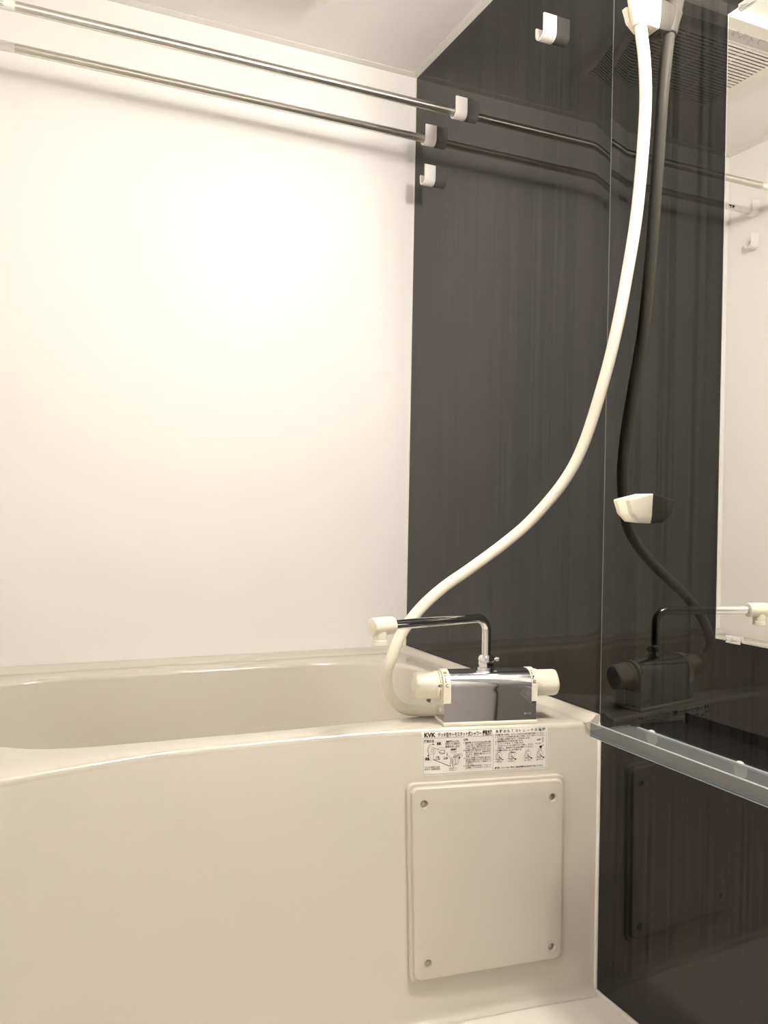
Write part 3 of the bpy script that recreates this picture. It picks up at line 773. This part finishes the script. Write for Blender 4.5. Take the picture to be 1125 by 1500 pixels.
# ---------------------------------------------------------------- mirror
MY0, MY1, MZ0, MZ1 = -1.0815, -1.46, .6775, 1.6185
mr = tag(empty('mirror', (0, (MY0+MY1)/2, MZ0)), 'tall frameless wall mirror on the dark wall above the shelf', 'mirror')
def mirror_bm():
    bm = bmesh.new(); yc = (MY0+MY1)/2
    def rect_(d, x): return [bm.verts.new((x, y-yc, z-MZ0)) for y, z in ((MY0-d, MZ0+d), (MY1+d, MZ0+d), (MY1+d, MZ1-d), (MY0-d, MZ1-d))]
    a, b, c = rect_(0, -.001), rect_(0, -.0052), rect_(.0022, -.0062)
    bm.faces.new(a); f = bm.faces.new(c); f.material_index = 1
    for p, q in ((a, b), (b, c)):
        for k in range(4): bm.faces.new((p[k], p[(k+1) % 4], q[(k+1) % 4], q[k]))
    return bm
from_bm('mirror_glass', mirror_bm(), [M_GLASSEDGE, M_MIRROR], mr, None)
for y in (-1.1190, -1.42):
    for z, s in ((MZ0, 1), (MZ1, -1)):
        bm = box_bm(-.0095, -.0008, y-(MY0+MY1)/2-.014, y-(MY0+MY1)/2+.014, min(0, s*.0085)-.0022*(s > 0), max(0, s*.0085)+.0022*(s < 0), .0008, 2)
        bmesh.ops.translate(bm, vec=(0, 0, z-MZ0), verts=bm.verts)
        from_bm('mirror_clip', bm, M_CHROME, mr, 35)

# ---------------------------------------------------------------- clear shelf on the dark wall
sh = tag(empty('clear_shelf', (0, -.91, .497)), 'smoky clear plastic shelf with raised front lip below the mirror', 'shelf')
Y0, Y1 = -.0035, -.66                        # local y (object stands at y = -.91)
tray = [(-.004, .000), (-.010, .0065), (-.082, .0045), (-.0995, Y0), (-.0995, Y1), (-.004, Y1)]
bm = extrude_poly([(x, y, .0025) for x, y in tray], (0, 0, .0028))
bmesh.ops.recalc_face_normals(bm, faces=bm.faces)
from_bm('tray', bm, M_ACRYL, sh, None)
bm = box_bm(-.1035, -.1000, Y1, Y0, -.0005, .0220, .0008, 2)
from_bm('front_lip', bm, M_ACRYL, sh, None)
o = box('edge_line', -.1040, -.0990, Y1, Y0, .0016, .0040, M_ACRYLDARK, sh, bev=.0006); o['label'] = 'painted dark glint line where tray meets lip'
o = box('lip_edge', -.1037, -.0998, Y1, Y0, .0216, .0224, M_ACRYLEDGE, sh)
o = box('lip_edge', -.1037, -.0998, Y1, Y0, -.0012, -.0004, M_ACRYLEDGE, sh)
bm = box_bm(-.0995, -.012, -.0012, .0012, .0030, .0078, .0005, 1); bmesh.ops.rotate(bm, cent=(-.1, 0, 0), matrix=Matrix.Rotation(math.radians(4.0), 3, 'Z'), verts=bm.verts)
from_bm('side_lip', bm, M_ACRYL, sh, None)
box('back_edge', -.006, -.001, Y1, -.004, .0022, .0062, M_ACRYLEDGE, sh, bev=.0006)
for y in (-.0355, -.220, -.44, -.62):
    bm = lathe([(.0125, -.0008), (.0125, -.0022), (.0105, -.0040), (.006, -.0050), (.001, -.0052)], 28, 'x', (0, y, -.0042))
    o = from_bm('fixing_cap', bm, M_WHITEP, sh, 40); o['label'] = 'round white wall fixing cap'

# ---------------------------------------------------------------- ceiling dryer with slatted grille (seen in mirror and dark wall)
UX0, UX1, UY0, UY1, UZ = -.793, -.341, -.600, -.228, 2.0
un = tag(empty('ceiling_dryer', ((UX0+UX1)/2, (UY0+UY1)/2, CEIL)), 'white ceiling ventilation dryer with slatted grille over the tub', 'dryer')
cx_, cy_ = (UX0+UX1)/2, (UY0+UY1)/2
gx0, gx1, gy0, gy1 = UX0+.028, UX1-.028, -.518, UY1-.024
def ub(name, x0, x1, y0, y1, z0, z1, m, bev=.0):
    return box(name, x0-cx_, x1-cx_, y0-cy_, y1-cy_, z0-CEIL, z1-CEIL, m, un, bev)
def frame_bm():
    bm = bmesh.new()
    def loop(x0, x1, y0, y1, z): return [bm.verts.new((x-cx_, y-cy_, z-CEIL)) for x, y in ((x0, y0), (x1, y0), (x1, y1), (x0, y1))]
    rs = [loop(UX0, UX1, UY0, UY1, CEIL), loop(UX0, UX1, UY0, UY1, UZ+.004), loop(UX0+.004, UX1-.004, UY0+.004, UY1-.004, UZ), loop(gx0, gx1, gy0, gy1, UZ), loop(gx0, gx1, gy0, gy1, UZ+.018)]
    for a, b in zip(rs[:-1], rs[1:]):
        for k in range(4): bm.faces.new((a[k], a[(k+1) % 4], b[(k+1) % 4], b[k]))
    f = bm.faces.new(rs[-1]); f.material_index = 1
    return bm
M_UNIT = mat('dryer_white', (.80, .76, .69), rough=.4)
from_bm('housing', frame_bm(), [M_UNIT, mat('grille_dark', (.035, .03, .025), rough=.7)], un, None)
NS = 22; pitch = (gy1-gy0)/NS
slat_me = None
for k in range(NS):
    y = gy0+pitch*(k+.5)
    if slat_me is None:
        o = ub('slat', gx0, gx1, y-pitch*.26, y+pitch*.26, UZ-.0005, UZ+.0015, M_UNIT); slat_me = o; y_ref = y
    else:
        o = slat_me.copy(); COL.objects.link(o); o.parent = un; o.location = (0, y-y_ref, 0)
for x in (gx0+(gx1-gx0)*.25, gx0+(gx1-gx0)*.5, gx0+(gx1-gx0)*.75): ub('cross_rib', x-.002, x+.002, gy0, gy1, UZ+.003, UZ+.009, M_UNIT)
lp = ub('label_plate', UX0+.03, UX1-.05, -.560, -.527, UZ-.0008, UZ+.002, mat('label_grey', (.52, .50, .47), rough=.5))
bm = bmesh.new()
def fnu(u, v): return (-u, v, UZ-.0011-CEIL)
add_text(bm, 'フィルター', -.10, .5*(-.567-.527)-cy_+.002, .026, .13, lambda u, v: (u, -v+2*(-.5435-cy_), UZ-.0011-CEIL), .01)
from_bm('printed_text', bm, M_GREYINK, lp, None, fix=False); bm = bmesh.new()
add_text(bm, '着脱 ▷ 押す', .05, .5*(-.567-.527)-cy_+.006, .018, .09, lambda u, v: (u, -v+2*(-.5435-cy_), UZ-.0011-CEIL), .01)
from_bm('printed_text', bm, M_GREYINK, lp, None, fix=False)

# ---------------------------------------------------------------- wall lamp above the mirror (out of frame, lights the room)
lx, ly, lz = LAMP_POS
lm = tag(empty('wall_lamp', LAMP_POS), 'white globe wall lamp on the dark wall above the mirror', 'lamp')
from_bm('lamp_base', lathe([(.085, -.0005), (.085, -.012), (.078, -.016)], 36, 'x'), M_WHITEP, lm, 35)
from_bm('lamp_shade', lathe([(.055, -.016)]+[(.080*math.sin(math.radians(a)), -.076+.080*math.cos(math.radians(a))) for a in range(45, 180, 12)]+[(.001, -.156)], 36, 'x'), M_LAMP, lm, 40)
